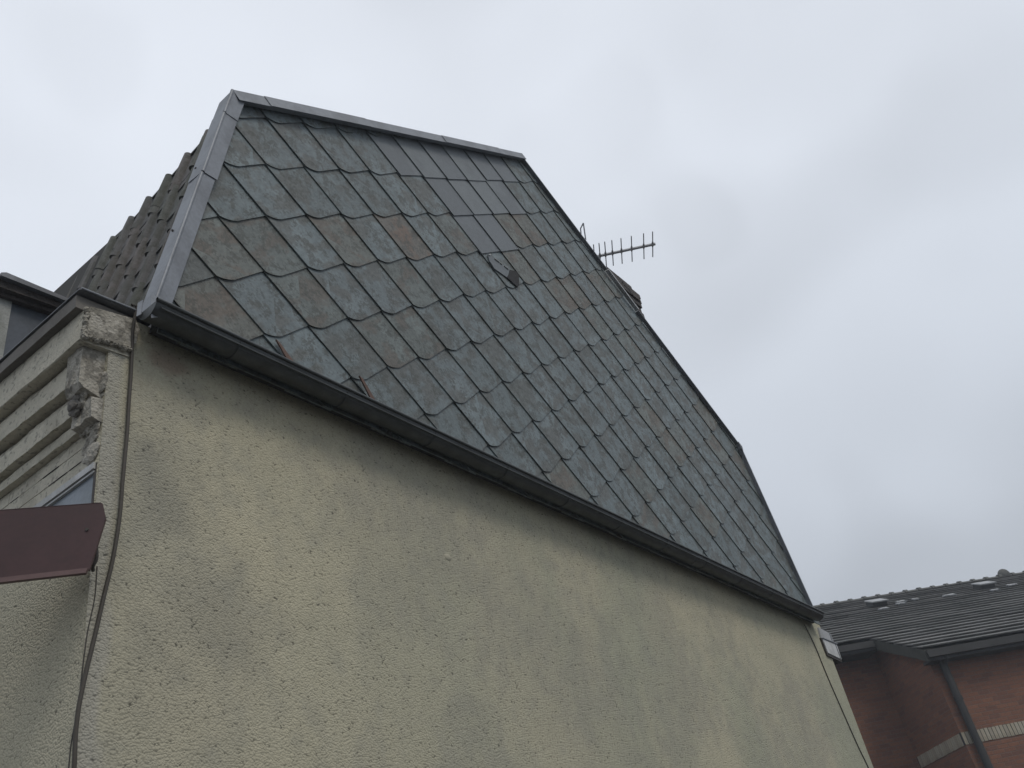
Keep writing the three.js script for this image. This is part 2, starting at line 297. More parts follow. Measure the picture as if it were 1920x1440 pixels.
// roof body behind the cladding
const OUT = [[1.66, 4.10], [8.95, 4.10], [8.53, 5.96], [5.315, 7.965], [2.05, 5.93]]; // gable outline, counter-clockwise
{
  const inset = [[1.80, 4.11], [8.90, 4.11], [8.46, 5.93], [5.315, 7.90], [2.20, 5.90]];
  add('roof_body', plate(inset.map(([x, y]) => V(x, y, -0.06)), V(0, 0, BACK + 0.1)), M.board, house);
  const slab = (a, b, name) => { const d = V(b[0] - a[0], b[1] - a[1], 0).normalize(), n = V(-d.y, d.x, 0); if (n.y < 0) n.negate(); const o = 0.045; return add(name, plate([V(a[0], a[1], -0.02), V(b[0], b[1], -0.02), V(b[0], b[1], BACK), V(a[0], a[1], BACK)].map((p) => p.addScaledVector(n, -0.005)), n.clone().multiplyScalar(-o)), tileMats[0], house); };
  slab([2.32, 6.09], [5.28, 7.93], 'front_upper_roof'); slab([5.32, 7.93], [8.44, 5.96], 'rear_upper_roof'); slab([8.46, 5.95], [8.88, 4.13], 'rear_lower_roof');
}
// slate cladding: the backing boards carry every slate
const cladding = add('gable_cladding', plate(OUT.map(([x, y]) => V(lerp(x, 5.3, 0.006), y, -0.012)), V(0, 0, -0.045)), M.board, house);
{
  const P0 = [2.038, 4.543], A = [0.283, 0.197], B = [-0.018, -0.398], Q = [0.200, 0.176];
  const S = [-A[0] - B[0], -A[1] - B[1]]; // up the long side of a slate
  const det = A[0] * S[1] - A[1] * S[0];
  const uw = (x, y) => [(x * S[1] - y * S[0]) / det, (A[0] * y - A[1] * x) / det];
  const inset = [[1.675, 4.06], [8.94, 4.06], [8.515, 5.945], [5.315, 7.945], [2.065, 5.925]];
  const NEW = new Set(['5,-2', '6,-2', '7,-2', '8,-2', '9,-2', '10,-2', '7,-1', '8,-1', '9,-1', '10,-1', '8,0', '9,0']);
  const RUST = new Set(['5,0']), RUSTDIM = new Set(['0,1', '12,2', '13,2', '21,7', '10,0', '11,0']);
  const T = 0.0082, TH = 0.007;
  cladding.position.z = -0.016;
  let count = 0;
  for (let j = -8; j <= 18; j++) for (let i = -8; i <= 40; i++) {
    const px = P0[0] + i * A[0] + j * B[0], py = P0[1] + i * A[1] + j * B[1];
    if (px < 0.9 || px > 9.6 || py < 3.3 || py > 8.6) continue;
    const key = i + ',' + j, isNew = NEW.has(key), jx = rr(-1, 1) * 0.004, jy = rr(-1, 1) * 0.004, tw = rr(-1, 1) * 0.008;
    let local;
    const c0 = [-A[0] + Q[0], -A[1] + Q[1]];
    const up = 1.12, exR = 0.035;
    const dirA = [0.818, 0.57];
    if (isNew) { const k = rr(0, 1) * 0.02; local = [[-0.062 + k * 0.3, -0.055 + k], [Q[0] - 0.006, Q[1] - 0.045 + k]]; }
    else { local = []; for (let t = 0; t <= 4; t++) { const f = t / 4, b = 4 * f * (1 - f); local.push([lerp(c0[0], 0, f) - 0.003 * b, lerp(c0[1], 0, f) - 0.006 * b]); } local.push([0.02, 0.012], [Q[0], Q[1]]); }
    const q = local[local.length - 1], l0 = local[0];
    local.push([q[0] + dirA[0] * exR, q[1] + dirA[1] * exR], [q[0] + dirA[0] * exR + S[0] * up, q[1] + dirA[1] * exR + S[1] * up], [l0[0] + S[0] * up, l0[1] + S[1] * up]);
    local.reverse(); // make it counter-clockwise
    let area = 0; for (let k = 0; k < local.length; k++) { const [x1, y1] = local[k], [x2, y2] = local[(k + 1) % local.length]; area += x1 * y2 - x2 * y1; } if (area < 0) local.reverse();
    const poly = clip(local.map(([x, y]) => [px + x + jx - y * tw, py + y + jy + x * tw]), inset);
    // edges clipped to specks are left out
    let ar = 0; for (let k = 0; k < poly.length; k++) { const [x1, y1] = poly[k], [x2, y2] = poly[(k + 1) % poly.length]; ar += x1 * y2 - x2 * y1; } if (poly.length < 3 || ar < 0.004) { seed += 3; continue; }
    const lift = rr(0, 1) * 0.002;
    const pts = poly.map(([x, y]) => { const [u, w] = uw(x - px, y - py); return V(x, y, T * (1 - u) + T * (1 - w) + lift + 0.001); });
    let mat = isNew ? slateNew[rnd() < 0.4 ? 1 : 0] : RUST.has(key) ? slateRust : RUSTDIM.has(key) ? slateRustDim : slateMats[rnd() < 0.87 ? Math.floor(rnd() * 3) : 3 + Math.floor(rnd() * 3)];
    const g = plate(pts, V(0, 0, -TH), rr(0, 9), rr(0, 9));
    add('slate', g, mat, cladding, isNew ? 'smooth dark replacement slate with a square-cut foot' : RUST.has(key) ? 'rust-brown slate' : undefined); count++;
  }
  console.log('slates', count);
  // broken slate: dark underlay showing and a pale broken edge
  const zz = 0.0245, flat = (pts, z) => pts.map(([x, y]) => V(x, y, z));
  add('broken_shard', plate(flat([[4.312, 6.095], [4.319, 6.033], [4.361, 5.986], [4.495, 5.987], [4.52, 5.985], [4.60, 6.10], [4.578, 6.104], [4.463, 6.10], [4.369, 6.103]], zz), V(0, 0, -0.008)), slateNew[1], cladding, 'broken dark slate with a pale torn edge');
  add('torn_underlay', plate(flat([[4.571, 6.097], [4.655, 6.131], [4.69, 6.117], [4.672, 6.05], [4.654, 5.989], [4.628, 5.957], [4.505, 5.983], [4.545, 6.04]], zz + 0.003), V(0, 0, -0.01)), M.felt, cladding, 'black torn underlay showing through the slates');
  for (const [a, b] of [[[4.317, 6.091], [4.345, 6.113]], [[4.386, 6.100], [4.445, 6.097]], [[4.452, 6.096], [4.474, 6.092]], [[4.50, 6.094], [4.552, 6.092]]]) add('white_flake', rod(V(...a, zz + 0.004), V(...b, zz + 0.004), 0.005, 6), M.white, cladding);
  // reddish slips showing beside two foot slates
  add('reddish_slip', plate([V(2.278, 4.31, 0.0285), V(2.300, 4.30, 0.0285), V(2.395, 4.19, 0.040), V(2.35, 4.18, 0.040)], V(0, 0, -0.008)), M.lath, cladding);
  add('reddish_slip', plate([V(2.80, 4.325, 0.040), V(2.825, 4.315, 0.040), V(2.925, 4.18, 0.040), V(2.885, 4.18, 0.040)], V(0, 0, -0.008)), M.lath, cladding);
}
// ---- zinc edge: hip flashing down the front corner, cap along the front rake, thin trim down the rear rake
const ZF = 0.034; // face of the flashings
{
  const hip = group('hip_flashing', house);
  const L = ([x, y]) => [x, y];
  const edge = (t, bot = [1.628, 4.15], top = [2.024, 5.868]) => [lerp(bot[0], top[0], t), lerp(bot[1], top[1], t)];
  const piece = (t0, t1, w0, w1, zf, wob) => {
    const a = edge(t0), b = edge(t1), g = [];
    g.push(plate([V(a[0], a[1], zf), V(a[0] + w0, a[1] + 0.008, zf - 0.006), V(b[0] + w1, b[1] + 0.01, zf - 0.006), V(b[0], b[1], zf)], V(0.0, 0, -0.003)));
    // leg that turns round the corner on to the front slope
    g.push(plate([V(a[0], a[1], zf - 0.0005), V(b[0], b[1], zf - 0.0005), V(b[0] + wob, b[1], zf - 0.115), V(a[0] + wob, a[1] + 0.01, zf - 0.115)], V(0.003, 0, 0)));
    g.push(rod(V(a[0] + 0.002, a[1], zf - 0.003), V(b[0] + 0.002, b[1], zf - 0.003), 0.009, 10));
    return merge(g.map((x) => triUV(x)));
  };
  add('zinc_sheet', piece(0.0, 0.57, 0.076, 0.080, ZF, 0.004), M.zinc, hip);
  add('zinc_sheet', piece(0.555, 0.90, 0.088, 0.088, ZF + 0.005, 0.0), M.zinc, hip);
  add('zinc_sheet', piece(0.87, 1.002, 0.088, 0.094, ZF + 0.0085, 0.003), M.zinc, hip);
  // bent, torn ends at the foot
  add('torn_tab', plate([V(1.605, 4.185, 0.05), V(1.648, 4.20, 0.045), V(1.66, 4.12, 0.055), V(1.632, 4.07, 0.07), V(1.597, 4.045, 0.075)], V(0, 0, -0.003)), M.zinc, hip);
  add('torn_tab', plate([V(1.592, 4.18, -0.02), V(1.602, 4.19, 0.0), V(1.59, 4.10, 0.012), V(1.578, 4.09, 0.0)], V(0.003, 0, -0.001)), M.zinc, hip);
  for (const t of [0.33, 0.62]) { const [x, y] = edge(t); const s = new THREE.CylinderGeometry(0.006, 0.006, 0.006, 10); s.rotateZ(Math.PI / 2); s.translate(x - 0.002, y, -0.05); add('nail', s, M.iron, hip); }
  const cap = group('rake_cap', house);
  const K = V(2.022, 5.862, 0), R = V(5.243, 7.882, 0), d = R.clone().sub(K), dn = d.clone().normalize(), up = V(-dn.y, dn.x, 0);
  const cuts = [0.004, 0.075, 0.335, 0.61, 0.868, 1.0];
  for (let k = 0; k + 1 < cuts.length; k++) {
    const a = K.clone().addScaledVector(d, cuts[k] - (k ? 0.004 : 0)), b = K.clone().addScaledVector(d, cuts[k + 1]), zf = ZF + 0.012 + (k % 2) * 0.004, h = 0.062 - k * 0.002;
    const at = (p, u, z) => p.clone().addScaledVector(up, u).setZ(z);
    const g = [plate([at(a, -h, zf + 0.004), at(b, -h, zf + 0.004), at(b, 0.012, zf - 0.006), at(a, 0.012, zf - 0.006)], V(0, 0, -0.003)),
      plate([at(a, 0.0125, zf - 0.006), at(b, 0.0125, zf - 0.006), at(b, 0.012, -0.09), at(a, 0.012, k ? -0.09 : 0.02)], up.clone().multiplyScalar(-0.003)),
      plate([at(a, -h - 0.001, zf + 0.006), at(b, -h - 0.001, zf + 0.006), at(b, -h + 0.003, 0.016), at(a, -h + 0.003, 0.016)], up.clone().multiplyScalar(0.0025))];
    add('zinc_cap', merge(g), M.zinc, cap);
  }
  const rear = group('rear_verge_trim', house);
  const strip = (a, b, w, z, mat, name, dz = 0.035) => { const dd = V(b[0] - a[0], b[1] - a[1], 0).normalize(), inn = V(dd.y, -dd.x, 0); if (inn.x > 0) inn.negate(); const P = [V(a[0], a[1], z), V(b[0], b[1], z), V(b[0], b[1], z).addScaledVector(inn, w), V(a[0], a[1], z).addScaledVector(inn, w)]; return add(name, plate(P, V(0, 0, -dz)), mat, rear); };
  strip([5.245, 7.875], [6.38, 7.165], 0.013, 0.032, M.trim, 'trim_strip');
  strip([6.39, 7.165], [6.82, 6.895], 0.024, 0.042, M.greyPanel, 'pale_trim_strip');
  strip([6.83, 6.888], [8.41, 5.896], 0.013, 0.032, M.trim, 'trim_strip');
  strip([8.40, 5.89], [8.81, 4.10], 0.022, 0.036, M.trim, 'trim_strip');
  add('trim_corner', plate([V(8.36, 5.925, 0.04), V(8.422, 5.888, 0.04), V(8.405, 5.83, 0.04), V(8.37, 5.85, 0.04)], V(0, 0, -0.05)), M.trim, rear);
}
// ---- half-round zinc gutter along the foot of the slates
{
  const gut = group('gutter', house), cy = 4.118, cz = 0.046, r = 0.060, prof = [];
  for (let k = 0; k <= 20; k++) { const t = Math.PI * k / 20; prof.push([cz + r * Math.cos(t), cy - r * Math.sin(t) * 0.92]); }
  const inner = prof.map(([z, y]) => [cz + (z - cz) * 0.965, cy + (y - cy) * 0.965]).reverse();
  const all = [...prof, ...inner].map(([z, y]) => [z, y]);
  const seg = (x0, x1, drop) => { // loft runs along z: turn it so that it runs along x
    const g = loft(all, 0, x1 - x0, 0.4, 0.0, 5); const p = g.attributes.position; for (let i = 0; i < p.count; i++) { const z = p.getX(i), y = p.getY(i), x = p.getZ(i); p.setXYZ(i, x0 + x, y + drop, z); }
    const idx = []; const n2 = new THREE.BufferGeometry(); const arr = p.array.slice(); for (let i = 0; i < p.count; i += 3) { for (let k = 0; k < 3; k++) { const t = arr[(i + 1) * 3 + k]; arr[(i + 1) * 3 + k] = arr[(i + 2) * 3 + k]; arr[(i + 2) * 3 + k] = t; } }
    n2.setAttribute('position', new THREE.BufferAttribute(arr, 3)); n2.computeVertexNormals(); return triUV(n2);
  };
  const xs = [1.595, 3.80, 6.2, 8.78];
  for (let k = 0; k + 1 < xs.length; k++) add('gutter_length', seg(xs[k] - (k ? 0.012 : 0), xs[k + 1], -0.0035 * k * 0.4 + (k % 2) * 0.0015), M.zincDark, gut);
  const bead = new THREE.TubeGeometry(new THREE.LineCurve3(V(1.595, cy, cz + r + 0.003), V(8.78, cy - 0.003, cz + r + 0.004)), 1, 0.0085, 10); add('front_bead', triUV(bead), M.zincDark, gut);
  const fold = new THREE.TubeGeometry(new THREE.LineCurve3(V(1.62, cy - 0.028, cz + r * 0.905), V(8.77, cy - 0.03, cz + r * 0.905)), 1, 0.005, 8); add('pressed_rib', triUV(fold), M.zincDark, gut);
  for (const x of [1.598, 8.777]) { const s = []; for (let k = 0; k <= 20; k++) { const t = Math.PI * k / 20; s.push(V(x, cy - 0.001 - r * Math.sin(t) * 0.91, cz + r * 0.985 * Math.cos(t))); } add('end_plate', plate(s, V(x < 5 ? 0.002 : -0.002, 0, 0)), M.zincDark, gut); }
  for (let x = 2.0; x < 8.6; x += 0.62) { const s = []; for (let k = 0; k <= 14; k++) { const t = Math.PI * (0.08 + 0.92 * k / 14); s.push([x, cy - (r + 0.004) * Math.sin(t) * 0.92, cz + (r + 0.004) * Math.cos(t)]); } const c = tube(s, 0.0025, 24, 5); c.scale(1, 1, 1); add('bracket', c, M.zincDark, gut); }
}
// ---- front cornice, seen end-on at the corner and running away to the left
{
  const cor = group('cornice', house), ZE = -0.075, ZB = -2.6;
  add('crown_course', loft([[1.40, 3.935], [1.408, 3.932], [1.62, 3.945], [1.62, 4.145], [1.41, 4.09], [1.403, 4.08]], ZE, ZB, 0.02, 0.0022, 3), M.paint, cor);
  add('drip_edge', loft([[1.372, 4.082], [1.62, 4.088], [1.62, 4.150], [1.372, 4.140]], ZE - 0.004, ZB, 0.03, 0.0014, 8), M.dirtyLead, cor, 'dark weathered drip edge');
  // zinc sheet over the top, its light rim turned down toward the gable
  add('zinc_cover', plate([V(1.366, 4.151, ZE + 0.02), V(1.70, 4.168, ZE + 0.02), V(1.70, 4.168, ZB), V(1.366, 4.151, ZB)], V(0, 0.004, 0)), M.trim, cor);
  add('rim_wire', rod(V(1.372, 4.157, ZE + 0.024), V(1.665, 4.172, ZE + 0.024), 0.005, 6), M.zinc, cor);
  add('soffit_step', loft([[1.44, 3.808], [1.62, 3.80], [1.62, 3.93], [1.448, 3.925], [1.44, 3.90]], -0.17, ZB, 0.02, 0.003, 13), M.paint, cor);
  add('bed_moulding', loft([[1.468, 3.684], [1.62, 3.68], [1.62, 3.80], [1.480, 3.79], [1.468, 3.745]], -0.165, ZB, 0.02, 0.003, 17), M.paint, cor);
  add('lower_moulding', loft([[1.495, 3.620], [1.62, 3.615], [1.62, 3.679], [1.503, 3.679], [1.495, 3.662]], -0.12, ZB, 0.02, 0.0025, 19), M.paint, cor);
  // rough mortar end of the crown course and its crumbling lower arris
  add('mortar_end', plate([V(1.418, 3.962, ZE + 0.012), V(1.60, 3.985, ZE + 0.012), V(1.625, 4.02, ZE + 0.008), V(1.64, 4.10, ZE + 0.004), V(1.615, 4.135, ZE + 0.012), V(1.425, 4.10, ZE + 0.012)], V(0, 0, -0.03)), M.stone, cor);
  const lump = (x, y, z, s, mat, name, fx = 1) => { const g = new THREE.IcosahedronGeometry(s, 2), p = g.attributes.position, h = Math.floor(rnd() * 99); for (let i = 0; i < p.count; i++) { const v = V().fromBufferAttribute(p, i).divideScalar(s), k = 0.7 + 0.6 * vn3(v.x * 2 + h, v.y * 2, v.z * 2); p.setXYZ(i, v.x * s * k * fx, v.y * s * k * 0.9, v.z * s * k); } g.computeVertexNormals(); g.translate(x, y, z); return mat ? add(name, triUV(g), mat, cor) : triUV(g); };
  const crumbs = []; for (let k = 0; k < 30; k++) { const t = k / 29; crumbs.push(lump(lerp(1.41, 1.60, t) + rr(-1, 1) * 0.004, lerp(3.948, 3.972, t) + rr(-1, 1) * 0.006, ZE + 0.010 + rr(-1, 1) * 0.004, rr(0.006, 0.013))); }
  for (let k = 0; k < 22; k++) { const t = k / 21; crumbs.push(lump(1.409 + rr(-1, 1) * 0.006, lerp(3.95, 4.085, t), ZE + 0.008 + rr(-1, 1) * 0.004, rr(0.005, 0.011))); }
  add('crumbling_mortar', merge(crumbs), M.stone, cor).userData.kind = 'stuff';
  // the corner block under the soffit, broken, with mortar patched over the moulding ends
  add('corner_block', loft([[1.425, 3.77], [1.44, 3.745], [1.60, 3.70], [1.60, 3.94], [1.43, 3.935], [1.428, 3.86]], -0.10, -0.20, 0.008, 0.008, 23), M.stone, cor);
  add('corner_block', loft([[1.475, 3.62], [1.60, 3.58], [1.60, 3.72], [1.465, 3.71]], -0.085, -0.20, 0.008, 0.009, 27), M.stone, cor);
  const patch = []; for (let k = 0; k < 34; k++) patch.push(lump(1.518 + rr(-0.006, 0.004), rr(3.47, 3.83), rr(-0.17, -0.10), rr(0.015, 0.04), null, '', 0.28)); for (let k = 0; k < 26; k++) { const y = rr(3.60, 3.80); patch.push(lump(lerp(1.505, 1.45, (y - 3.6) / 0.2) + rr(-0.006, 0.012), y, rr(-0.20, -0.13), rr(0.014, 0.034), null, '', 0.5)); }
  add('mortar_patch', merge(patch), M.stone, cor).userData.kind = 'stuff';
  const hole = []; for (let k = 0; k < 9; k++) hole.push(lump(1.452 + rr(-0.008, 0.012), rr(3.665, 3.735), rr(-0.185, -0.15), rr(0.012, 0.026), null, '', 0.5)); add('dark_moss', merge(hole), M.dirtyLead, cor);
}
{ // painted brick frieze between cornice and window: each brick its own piece, thin joints open here and there
  const fr = add('frieze', box(WX0 + 0.0035, WX0 + 0.3, 3.4605, 3.62, BACK, -0.112), M.paintDim, house);
  const hs = 0.058; let r = 0;
  for (let y = 3.617; y > 3.46; y -= hs, r++) for (let z = -0.084 - (r % 2) * 0.11; z > -1.7; z -= 0.212) {
    const g = plate([V(WX0 + rr(0, 0.002), y - 0.0015, z), V(WX0 + rr(0, 0.002), y - 0.0015, Math.max(z - 0.2105, -1.75)), V(WX0 + rr(0, 0.002), y - hs + rr(0.0015, 0.004), Math.max(z - 0.2105, -1.75)), V(WX0 + rr(0, 0.002), y - hs + rr(0.0015, 0.003), z)], V(0.02, 0, 0));
    add('painted_brick', g, M.paint, fr);
  }
  for (let k = 0; k < 7; k++) { const y = 3.617 - hs * (1 + Math.floor(rnd() * 2)), z = rr(-0.15, -0.8), l = rr(0.05, 0.11); add('open_joint', box(WX0 - 0.0012, WX0 + 0.004, y - 0.002, y + 0.0012, z - l, z), M.iron, fr); }
  // window close under it
  const w = group('window', house), X = WX0;
  add('gap', box(X + 0.004, X + 0.05, 3.445, 3.460, -1.2, -0.098), M.iron, w);
  add('frame', merge([box(X - 0.010, X + 0.04, 3.420, 3.446, -1.2, -0.100), box(X - 0.004, X + 0.04, 3.408, 3.416, -1.2, -0.104)]), M.white, w);
  add('pane', box(X + 0.006, X + 0.02, 3.215, 3.4075, -1.2, -0.108), M.pane, w);
  add('jamb', box(X - 0.002, X + 0.05, 3.20, 3.444, -0.1075, -0.094), M.iron, w);
}
// ---- tiled front slope of the mansard
{
  const base = V(1.725, 4.14, 0), top = V(2.08, 5.80, 0), s = top.clone().sub(base).normalize(), len = top.distanceTo(base), t = V(0.085, 0, -1).normalize(), n = t.clone().cross(s).normalize(); if (n.x > 0) n.negate();
  const fr = add('front_slope', plate([base.clone().addScaledVector(t, 0.09), base.clone().addScaledVector(t, 8.8), top.clone().addScaledVector(t, 8.8), top.clone().addScaledVector(t, 0.09)].map((p) => p.addScaledVector(n, -0.02)), n.clone().multiplyScalar(-0.05)), M.board, house);
  add('knee_fillet', plate([top.clone().addScaledVector(t, 0.09).addScaledVector(n, 0.019), top.clone().addScaledVector(t, 8.8).addScaledVector(n, 0.019), top.clone().addScaledVector(t, 8.8).addScaledVector(n, 0.019).addScaledVector(s, 0.02), top.clone().addScaledVector(t, 0.09).addScaledVector(n, 0.019).addScaledVector(s, 0.02)], n.clone().multiplyScalar(-0.04)), tileMats[1], fr);
  const w = 0.207, gauge = 0.268, rows = Math.ceil(len / gauge), L = 0.31;
  const sh = new THREE.Shape(); const th = 0.014, R = 0.026; // across (t), out (n): pan, then a roll
  sh.moveTo(-0.004, 0); sh.lineTo(w - 0.060, -0.004); for (let k = 0; k <= 10; k++) { const a = Math.PI * (1 - k / 10); sh.lineTo(w - 0.032 + R * Math.cos(a), 0.001 + 0.032 * Math.sin(a)); } sh.lineTo(w + 0.002, -th); sh.lineTo(-0.004, -th); sh.closePath();
  const protos = [0, 1, 2].map((k) => { const g = new THREE.ExtrudeGeometry(sh, { depth: L, bevelEnabled: false, steps: 1, curveSegments: 4 }); return triUV(g, k * 0.7, k * 0.4); });
  const basis = new THREE.Matrix4().makeBasis(t, n, t.clone().cross(n)); const ext = t.clone().cross(n), sgn = ext.dot(s);
  for (let k = 0; k < 13; k++) for (let r = 0; r < rows; r++) {
    const m = add('roof_tile', protos[Math.floor(rnd() * 3)], tileMats[Math.floor(rnd() * 4)], fr);
    const off = Math.min(r * gauge, len - L + 0.012);
    const pos = base.clone().addScaledVector(t, 0.065 + k * w + rr(-1, 1) * 0.003).addScaledVector(s, off + rr(-1, 1) * 0.004 + (sgn < 0 ? L : 0)).addScaledVector(n, 0.005 + rr(0, 0.004));
    m.quaternion.setFromRotationMatrix(basis); m.rotateX((sgn < 0 ? 1 : -1) * (-0.034 + rr(-1, 1) * 0.006)); m.rotateY(rr(-1, 1) * 0.012); m.position.copy(pos).addScaledVector(n, 0.016);
  }
}
// ---- dormer on the front slope
{
  const d = group('dormer', house), z = -1.35;
  add('cheek', plate([V(1.665, 4.12, z), V(2.05, 4.12, z), V(2.05, 5.18, z), V(1.668, 5.12, z)], V(0, 0, -1.0)), M.cheek, d);
  add('corner_post', loft([[1.585, 4.12], [1.672, 4.12], [1.676, 5.10], [1.59, 5.09]], z + 0.012, z - 1.0, 0.05, 0.004, 31), M.plaster, d);
  add('cornice_moulding', merge([plate([V(1.60, 5.09, z + 0.035), V(1.99, 5.13, z + 0.035), V(1.99, 5.155, z + 0.035), V(1.60, 5.115, z + 0.035)], V(0, 0, -1.0)), plate([V(1.575, 5.115, z + 0.065), V(2.03, 5.155, z + 0.065), V(2.03, 5.19, z + 0.065), V(1.575, 5.165, z + 0.065)], V(0, 0, -1.05))]), M.chim, d);
  add('roof_slab', plate([V(1.565, 5.165, z + 0.095), V(2.06, 5.19, z + 0.095), V(2.10, 5.21, z + 0.095), V(1.59, 5.20, z + 0.095), V(1.565, 5.185, z + 0.095)], V(0, 0, -1.2)), M.trim, d);
}
// ---- boxed end of the rear eave
{
  const e = group('boxed_eave_end', house), z = -0.075;
  add('white_panel', plate([V(9.005, 3.955, z + 0.02), V(9.385, 3.955, z + 0.02), V(9.365, 3.80, z + 0.02), V(9.01, 3.815, z + 0.02)], V(0, 0, -0.4)), M.white, e);
  add('grey_panel', plate([V(9.035, 4.078, z + 0.012), V(9.345, 4.06, z + 0.012), V(9.350, 3.964, z + 0.012), V(9.00, 3.964, z + 0.012)], V(0, 0, -0.4)), M.greyPanel, e);
  add('edge_bead', merge([box(9.30, 9.312, 3.965, 4.062, z, z + 0.018), box(9.33, 9.338, 3.802, 3.953, z + 0.018, z + 0.026), box(9.0, 9.39, 3.955, 3.963, z, z + 0.03)]), M.zinc, e);
  add('under_board', plate([V(8.985, 3.965, z + 0.012), V(9.003, 3.965, z + 0.012), V(9.008, 3.813, z + 0.012), V(9.366, 3.797, z + 0.012), V(9.37, 3.775, z + 0.012), V(8.99, 3.79, z + 0.012)], V(0, 0, -0.4)), M.iron, e);
}
// ---- weathered brick chimney behind the rear rake
{
  const ch = group('chimney', house), x0 = 7.25, x1 = 7.77, z0 = -0.30, z1 = -0.80;
  add('stack_core', box(x0 + 0.03, x1 - 0.03, 6.2, 7.86, z1 + 0.03, z0 - 0.03), M.chim, ch);
  const H = 0.068, g = [];
  for (let k = 0; k < 25; k++) { // courses, the upper ones stepped out then worn back toward the top
    const y = 7.955 - k * H, out = k < 2 ? 0.002 - 0.01 * (1 - k) : k < 4 ? 0.034 : 0.016;
    for (const [horizontal, c] of [[1, z0 + out], [1, z1 - out], [0, x0 - out], [0, x1 + out]]) {
      const a0 = horizontal ? x0 - out : z1 - out, a1 = horizontal ? x1 + out : z0 + out, sgn = (c === z0 + out || c === x1 + out) ? 1 : -1;
      for (let a = a0 + (k % 2 ? -0.10 : 0); a < a1; a += 0.215) {
        const s = Math.max(a0, a), e = Math.min(a1, a + 0.205); if (e - s < 0.03) continue; const j = rr(-0.010, 0.006) * (k < 6 ? 1.4 : 1), in0 = c - sgn * 0.09, o = c + sgn * j, lo = Math.min(in0, o), hi = Math.max(in0, o);
        const b = horizontal ? box(s, e, y - H + rr(0.006, 0.012), y - rr(0, 0.004), lo, hi) : box(lo, hi, y - H + rr(0.006, 0.012), y - rr(0, 0.004), s + 0.09 * (s === a0), e - 0.09 * (e === a1));
        if (k < 7) add('brick', b, M.chim, ch); else g.push(b);
      }
    }
  }
  add('lower_brickwork', merge(g), M.chim, ch).userData.kind = 'stuff';
  const cg = new THREE.SphereGeometry(0.2, 20, 10, 0, Math.PI * 2, 0, Math.PI / 2); cg.scale(1.0, 0.40, 0.95); cg.translate(7.49, 7.90, -0.55); add('mortar_flaunching', triUV(cg), M.chim, ch);
}

// ------------------------------------------------------------------ things on and by the house
{
  const long = [[1.585, 4.185, -0.05], [1.602, 4.192, -0.046], [1.607, 4.15, -0.058], [1.604, 4.08, -0.063], [1.608, 3.987, -0.066], [1.612, 3.859, -0.068], [1.611, 3.74, -0.068], [1.611, 3.612, -0.066], [1.607, 3.48, -0.064], [1.604, 3.381, -0.063], [1.602, 3.231, -0.064], [1.588, 3.066, -0.066], [1.569, 2.947, -0.067], [1.547, 2.798, -0.068], [1.524, 2.657, -0.068], [1.511, 2.558, -0.066], [1.508, 2.48, -0.064], [1.510, 2.389, -0.06], [1.515, 2.1, -0.066], [1.52, 1.5, -0.068], [1.52, 0.14, -0.068]];
  tag(add('cable', tube(long, 0.0070, 160, 8), M.cable), 'dark cable hanging down the left corner of the cream gable wall', 'cable');
  const thin = [[8.62, 4.03, -0.06], [8.70, 3.95, -0.07], [8.755, 3.80, -0.073], [8.765, 3.70, -0.074], [8.79, 3.52, -0.074], [8.822, 3.36, -0.074], [8.868, 3.148, -0.074], [8.917, 2.939, -0.074], [8.98, 2.759, -0.074], [9.0, 2.4, -0.074], [9.0, 0.14, -0.074]];
  tag(add('cable', tube(thin, 0.0052, 120, 6), M.cable), 'thin dark cable down the far right edge of the cream gable wall', 'cable');
}
{ // red panel projecting beside the corner
  const sgn = group('sign_panel'); sgn.position.set(1.485, 0, 0.045); tag(sgn, 'dark red metal panel with folded bottom lip beside the wall corner', 'sign panel');
  const d = V(-0.722, 0, -0.692).normalize(), nrm = V(-0.692, 0, 0.722).normalize(), at = (u, y, o = 0) => d.clone().multiplyScalar(u).addScaledVector(nrm, o).setY(y);
  add('face_sheet', plate([at(0.012, 3.207), at(-0.002, 3.148), at(0.035, 2.970), at(0.95, 2.962), at(0.95, 3.225)], nrm.clone().multiplyScalar(-0.012)), M.red, sgn);
  add('top_fold', plate([at(0.016, 3.2075, 0.001), at(0.95, 3.2255, 0.001), at(0.95, 3.2255, -0.05), at(0.016, 3.2075, -0.05)], V(0, 0.002, 0)), M.red, sgn);
  add('bottom_lip', plate([at(0.037, 2.970, 0.014), at(0.95, 2.962, 0.014), at(0.95, 2.944, 0.016), at(0.042, 2.953, 0.016)], nrm.clone().multiplyScalar(-0.016)), M.redLip, sgn);
  const b = new THREE.CylinderGeometry(0.0055, 0.0055, 0.006, 14); b.applyQuaternion(new THREE.Quaternion().setFromUnitVectors(V(0, 1, 0), nrm)); b.translate(...at(0.053, 3.113, 0.001).toArray()); add('bolt', b, M.iron, sgn);
  add('hook', merge([tube([[-0.045, 3.10, -0.06], [0.0, 3.105, -0.062], [0.012, 3.075, -0.062], [0.018, 3.03, -0.066], [0.014, 3.012, -0.075], [0.03, 3.01, -0.10]], 0.0065, 30, 7)]), M.iron, sgn);
}
